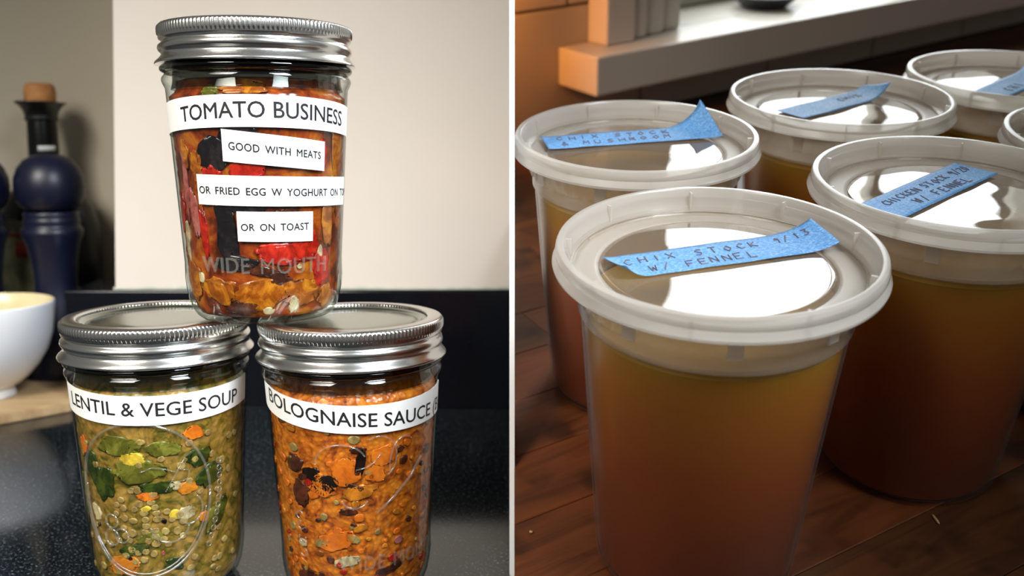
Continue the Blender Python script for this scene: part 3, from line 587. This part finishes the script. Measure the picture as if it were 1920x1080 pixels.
wall_piece('window_frame', -0.0598, WR-0.0122, 0.075, 0.100, 0.0842, 0.118, M_trim, 0.003, wn)
wall_piece('window_frame', -0.0598, -0.030, 0.075, 0.100, 0.118, WT-0.0142, M_trim, 0.003, wn)
wall_piece('window_frame', 0.43, 0.46, 0.075, 0.100, 0.118, WT-0.0142, M_trim, 0.003, wn)
M_pane = m_glass('window_pane', (0.98, 0.99, 0.98), (0.8, 0.85, 0.83), ior=1.45)
wall_piece('glass_pane', -0.030, WR-0.013, 0.086, 0.089, 0.119, WT-0.015, M_pane, 0, wn)
# dark dish on the sill
t = empty('soap_dish', MW @ T(0.085, 0.015, 0.0842), 'small dark dish on the bright window sill', 'dish')
obj('dish_bowl', lathe('dish_bowl', [(0, 0.5), (22, 0), (26, 2), (34, 9), (37, 14), (36, 14.5), (30, 8), (20, 3.5), (0, 3)], M_spout, 40), t)

# ---- deli tubs
HT = 145.0
def fluted(r, z, a, j):
    return r+0.35*(1 if math.sin(a*26) > 0.25 else 0) if 126.2 < z < 135.5 else r
tub = [(0, 1.2), (36, 1.2), (37.5, 0), (40.5, 0.3), (41.9, 2.2), (42.2, 5), (46.3, 60), (50.2, 112), (50.5, 117.6), (50.9, 118.4), (51.0, 124.6), (51.8, 125.4), (52.0, 126.6), (52.4, 134.8), (53.6, 135.8), (57.4, 136.6), (58.2, 139), (58.2, 141)]
tub += [(57.2, 141), (56.6, 137.8), (52.8, 136.8), (51.2, 134), (50.6, 126), (49.8, 124), (49.7, 118), (49.1, 112), (45.2, 60), (41.2, 5), (40.4, 2.1), (0, 2.0)]
me_tub = lathe('tub_body', tub, M_tub, 156, fluted)
lid_o = [(53.4, 136.4), (54.2, 135.6), (59.8, 136.0), (61.4, 136.4), (61.7, 137.6), (60.9, 139.2), (60.3, 140.4), (60.6, 141.2), (60.4, 143.4), (59.9, 144.6), (59.0, 145), (57.6, 144.9), (57.0, 144.2), (56.3, 141), (55.0, 136.8), (54.4, 134.9), (53.2, 134.6)]
me_lid = None
me_rib = lathe('rib_band', [(51.4, 118.6), (51.7, 119.2), (51.8, 124.8), (52.7, 125.9), (52.9, 126.6), (52.9, 133.9), (52.5, 134.2), (52.4, 126.4), (51.5, 125.2), (51.3, 119.0)], M_rib, 416, lambda r, z, a, j: r+(0.45 if (a*52/(2*PI)) % 1.0 > 0.45 else 0) if 126.2 < z < 134 and r > 52.6 else r, close=True)
lv, lf = lathe_vf([(r*.001, z*.001) for r, z in lid_o], 128); parts = [(lv, lf)]
for k in range(9):   # little stacking ribs on the inner wall of the rim
    a = 2*PI*k/9+0.18; c, s = math.cos(a), math.sin(a); bv, bf = box_vf(0.0546, 0.0569, -0.0004, 0.0004, 0.1352, 0.1436)
    parts.append(([(x*c-y*s, x*s+y*c, z) for x, y, z in bv], bf))
for k in range(9):   # snap tabs outside under the rim
    a = 2*PI*k/9+0.45; c, s = math.cos(a), math.sin(a); bv, bf = box_vf(0.0530, 0.0540, -0.0026, 0.0026, 0.1265, 0.1352)
    parts.append(([(x*c-y*s, x*s+y*c, z) for x, y, z in bv], bf))
v, f = join(parts); me_lid = mesh('lid_rim', v, f, True, M_lid)
try: me_lid.set_sharp_from_angle(angle=R_(40))
except Exception: pass
def dish(i):
    """inner disc of the lid, each one sagging its own way"""
    n, sg = 26, 96; v, f = [(0, 0, 0)], []
    A = [(0.25, 0.0, 0.0), (0.05, 0.5, 0.2), (0.45, 0.2, 0.5), (0.5, -0.5, -0.1), (0.3, 0.3, 0.4), (0.3, 0.1, 0.1)][i]
    def h(x, y):
        rr = math.hypot(x, y)/44.2; e = (1-rr*rr)
        return 134.95+0.8*(1-max(0, (rr-0.965)/0.035)) + A[0]*e*0.8 + e*0.8*noise.noise(Vector((x*0.030+i*7.3, y*0.030, 1.5)))*(0.45+A[2]*0.8)+A[1]*e*noise.noise(Vector((x*0.055+i*3.1, y*0.055, 8)))
    v[0] = (0, 0, h(0, 0)*.001)
    for k in range(1, n+1):
        r = 44.2*min(1, k/(n-3) if k <= n-3 else 1)
        if k > n-3: r = 44.2
        r = 44.2*(k/n)**0.9
        for q in range(sg):
            a = 2*PI*q/sg; x, y = r*math.sin(a), -r*math.cos(a); v.append((x*.001, y*.001, h(x, y)*.001))
    for q in range(sg): f.append((0, 1+q, 1+(q+1) % sg))
    for k in range(n-1):
        for q in range(sg): f.append((1+k*sg+q, 1+(k+1)*sg+q, 1+(k+1)*sg+(q+1) % sg, 1+k*sg+(q+1) % sg))
    return mesh('film_disc', v, f, True, M_wet)
me_annul = lathe('lid_panel', [(44.2, 134.4), (44.2, 134.95), (46, 135.1), (50, 135.0), (53.6, 134.9), (54.4, 135.1), (54.4, 134.2), (50, 134.2), (44.2, 134.4)], M_panel, 96)
me_brothv = [(0, 2.4), (39.6, 2.7), (40.9, 5.2), (45.0, 60), (48.9, 112), (49.2, 116.2), (48.6, 117.0), (46, 116.6), (0, 116.6)]
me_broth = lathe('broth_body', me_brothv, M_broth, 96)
me_foam = lathe('fat_film', [(49.35, 115.4), (49.45, 117.6), (49.2, 119.2), (48.4, 118.4), (47.8, 117.3), (30, 117.2), (0, 117.2), (0, 116.9), (48.4, 116.9), (49.35, 115.4)], M_foam, 96, lambda r, z, a, j: r)

# single-stroke hand lettering
G = {'A': [[(0, 0), (.5, 1), (1, 0)], [(.2, .4), (.8, .4)]], 'B': [[(0, 0), (0, 1), (.7, .9), (.7, .6), (0, .5), (.9, .4), (.8, 0), (0, 0)]], 'C': [[(1, .85), (.5, 1), (0, .5), (.4, 0), (1, .15)]], 'E': [[(1, 1), (0, 1), (0, 0), (1, 0)], [(0, .5), (.7, .5)]], 'F': [[(1, 1), (0, 1), (0, 0)], [(0, .5), (.7, .5)]],
     'H': [[(0, 0), (0, 1)], [(1, 0), (1, 1)], [(0, .5), (1, .5)]], 'I': [[(.5, 0), (.5, 1)]], 'K': [[(0, 0), (0, 1)], [(.9, 1), (0, .4), (1, 0)]], 'L': [[(0, 1), (0, 0), (.9, 0)]], 'M': [[(0, 0), (.1, 1), (.5, .4), (.9, 1), (1, 0)]], 'N': [[(0, 0), (0, 1), (1, 0), (1, 1)]], 'O': [[(.5, 1), (0, .5), (.5, 0), (1, .5), (.5, 1)]],
     'R': [[(0, 0), (0, 1), (.8, .9), (.8, .55), (0, .5), (1, 0)]], 'S': [[(1, .9), (.4, 1), (.1, .7), (.9, .35), (.6, 0), (0, .1)]], 'T': [[(0, 1), (1, 1)], [(.5, 1), (.5, 0)]], 'U': [[(0, 1), (.1, .1), (.5, 0), (.9, .1), (1, 1)]], 'W': [[(0, 1), (.25, 0), (.5, .7), (.75, 0), (1, 1)]], 'X': [[(0, 0), (1, 1)], [(0, 1), (1, 0)]],
     '/': [[(.1, -.1), (.9, 1.1)]], '&': [[(1, 0), (.2, .8), (.5, 1), (.7, .8), (0, .3), (.4, 0), (1, .4)]], '0': [[(.5, 1), (.1, .5), (.5, 0), (.9, .5), (.5, 1)]], '1': [[(.3, .8), (.5, 1), (.5, 0)]], '2': [[(0, .8), (.5, 1), (.9, .7), (0, 0), (1, 0)]], '3': [[(0, 1), (.8, .9), (.4, .55), (.9, .3), (.5, 0), (0, .1)]], '9': [[(.9, .8), (.4, 1), (.2, .7), (.8, .6), (.9, .9), (.7, 0)]]}
def tape(parent, L, Wd, cx, cy, ang, curl0, curl1, lines, seed, base=136.7):
    """strip of length L, width Wd lying across the lid; curl0/curl1 lift the ends"""
    rn = random.Random(seed); ca, sa = math.cos(R_(ang)), math.sin(R_(ang)); nu, nv = 60, 10
    def P(u, v, up=0.0):   # u along 0..L, v across 0..Wd (mm)
        x, y = u-L/2, v-Wd/2
        z = base+0.35+0.35*noise.noise(Vector((u*0.07+seed, v*0.09, 0)))
        for e, (ln, hh, dg) in ((0, curl0), (1, curl1)):
            d = (u if e == 0 else L-u)+dg*(v/Wd-0.5)
            if d < ln: k = (1-d/ln); z += hh*k*k; x += (1 if e == 0 else -1)*hh*0.25*k**3
        return ((cx+x*ca-y*sa)*.001, (cy+x*sa+y*ca)*.001, (z+up)*.001)
    v, f = [], []
    for s in (0.0, -0.18):
        for i in range(nu+1):
            for j in range(nv+1): v.append(P(L*i/nu+(0.25*noise.noise(Vector((j*1.3, seed, i)))if i in (0, nu) else 0), Wd*j/nv, s))
    w1 = nv+1; o = (nu+1)*w1
    for i in range(nu):
        for j in range(nv):
            q = i*w1+j; f += [(q, q+w1, q+w1+1, q+1), (o+q, o+q+1, o+q+w1+1, o+q+w1)]
        q = i*w1; f += [(q, o+q, o+q+w1, q+w1), (q+nv, q+nv+w1, o+q+nv+w1, o+q+nv)]
    for j in range(nv): f += [(j, j+1, o+j+1, o+j), (nu*w1+j, o+nu*w1+j, o+nu*w1+j+1, nu*w1+j+1)]
    t = obj('masking_tape', mesh('masking_tape', v, f, True, M_tape), parent)
    parts = []
    for (txt, u0, v0, h, adv) in lines:
        u = u0
        for ch in txt:
            if ch in G:
                jy = rn.uniform(-.4, .4)
                for st in G[ch]:
                    pts = []
                    for a, b in zip(st[:-1], st[1:]):
                        for k in range(3): pts.append((a[0]+(b[0]-a[0])*k/3, a[1]+(b[1]-a[1])*k/3))
                    pts.append(st[-1])
                    pp = [P(u+p[0]*h*0.62+p[1]*h*0.12, v0+jy+p[1]*h, 0.05) for p in pts]; parts.append(tube_vf(pp, 0.00030, 4))
            u += adv*rn.uniform(.9, 1.1)
    if parts:
        v, f = join(parts); obj('handwriting', mesh('handwriting', v, f, False, M_pen), t)
    return t
def make_tub(i, x, y, spin, label, blabel):
    t = empty('deli_tub', MB @ T(x, y, 0), label, 'tub', 'plastic tubs of broth'); R = RZ(spin)
    for nm, me in (('tub_body', me_tub), ('lid_rim', me_lid), ('lid_panel', me_annul), ('rib_band', me_rib)):
        o = obj(nm, me, t); o.matrix_local = R
    obj('film_disc', dish(i), t)
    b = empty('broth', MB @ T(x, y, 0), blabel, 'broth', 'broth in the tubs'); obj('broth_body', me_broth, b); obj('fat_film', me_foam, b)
    return t
TUBS = [(0.0768, 0.3251), (0.0632, 0.4633), (0.1851, 0.5263), (0.1927, 0.3897), (0.3026, 0.5680), (0.3042, 0.4438)]
t0 = make_tub(0, *TUBS[0], 0.0, 'nearest plastic tub of broth, wrinkled blue tape across its lid', 'orange brown broth inside the nearest tub')
t1 = make_tub(1, *TUBS[1], 0.35, 'plastic tub by the left edge of the table, tape end sticking up', 'orange broth in the tub by the left table edge')
t2 = make_tub(2, *TUBS[2], 0.1, 'plastic tub behind the nearest one, closest to the white window sill', 'amber broth in the tub closest to the window sill')
t3 = make_tub(3, *TUBS[3], 0.25, 'plastic tub right of the nearest one, flat slanting blue tape on lid', 'dark amber broth in the tub right of the nearest one')
t4 = make_tub(4, *TUBS[4], 0.2, 'farthest plastic tub at the upper right, tape end folded up', 'amber broth in the farthest tub at the upper right')
t5 = make_tub(5, *TUBS[5], 0.0, 'plastic tub mostly cut off by the right picture edge', 'amber broth in the tub cut off at right')
tape(t0, 90, 19.5, 3.5, 8, 15.5, (9, 2.5, 8), (18, 3.8, -6), [('CHIX STOCK', 6, 11, 4.6, 5.8), ('9/13', 69, 12, 4.2, 4.4), ('W/ FENNEL', 13, 3, 4.6, 5.2)], 1)
tape(t1, 92, 21, 0.0, 17, 9.5, (4, 0.4, 0), (16, 5.5, -20), [('CHIX STOCK', 7, 12.5, 5, 6.2), ('& MUSHROOM', 8, 4, 5, 6.2)], 2)
tape(t2, 76, 20, 1.0, 10, 34.0, (4, 0.3, 0), (16, 5.0, 10), [('CHIX', 44, 10, 5, 5)], 3)
tape(t3, 80, 20.5, -7.0, 8, 39.0, (3, 0.2, 0), (3, 0.3, 0), [('CHICKEN STOCK', 8, 11.5, 4.4, 4.1), ('9/20', 63, 11.5, 4.8, 3.6), ('W/ FENNEL', 20, 3.5, 4.6, 5.0)], 4)
tape(t4, 74, 20.5, 6.0, 6, 42.0, (4, 0.3, 0), (22, 10.0, 14), [('CHI', 14, 4, 6, 7)], 5)
tape(t5, 70, 20, 6.0, 4, 30.0, (4, 0.3, 0), (4, 0.3, 0), [], 6)
# small crumbs on the wood
def crumb(x, y, sx, sy, sz, lb, rot=0):
    v, f = blob_vf(lambda a, b, c: (a*sx, b*sy, max(0, c*sz+sz*0.8)), 10, 6, 3); obj('crumb', mesh('crumb', v, f, True, M_crumb), None, MB @ T(x, y, 0) @ RZ(rot), label=lb, category='crumb')
crumb(0.1890, 0.3395, 0.0005, 0.0035, 0.0006, 'pale splinter of straw beside the foot of the right tub', 0.1)
crumb(0.0065, 0.336, 0.0009, 0.0007, 0.0006, 'tiny pale crumb on the wood at lower left of the nearest tub')
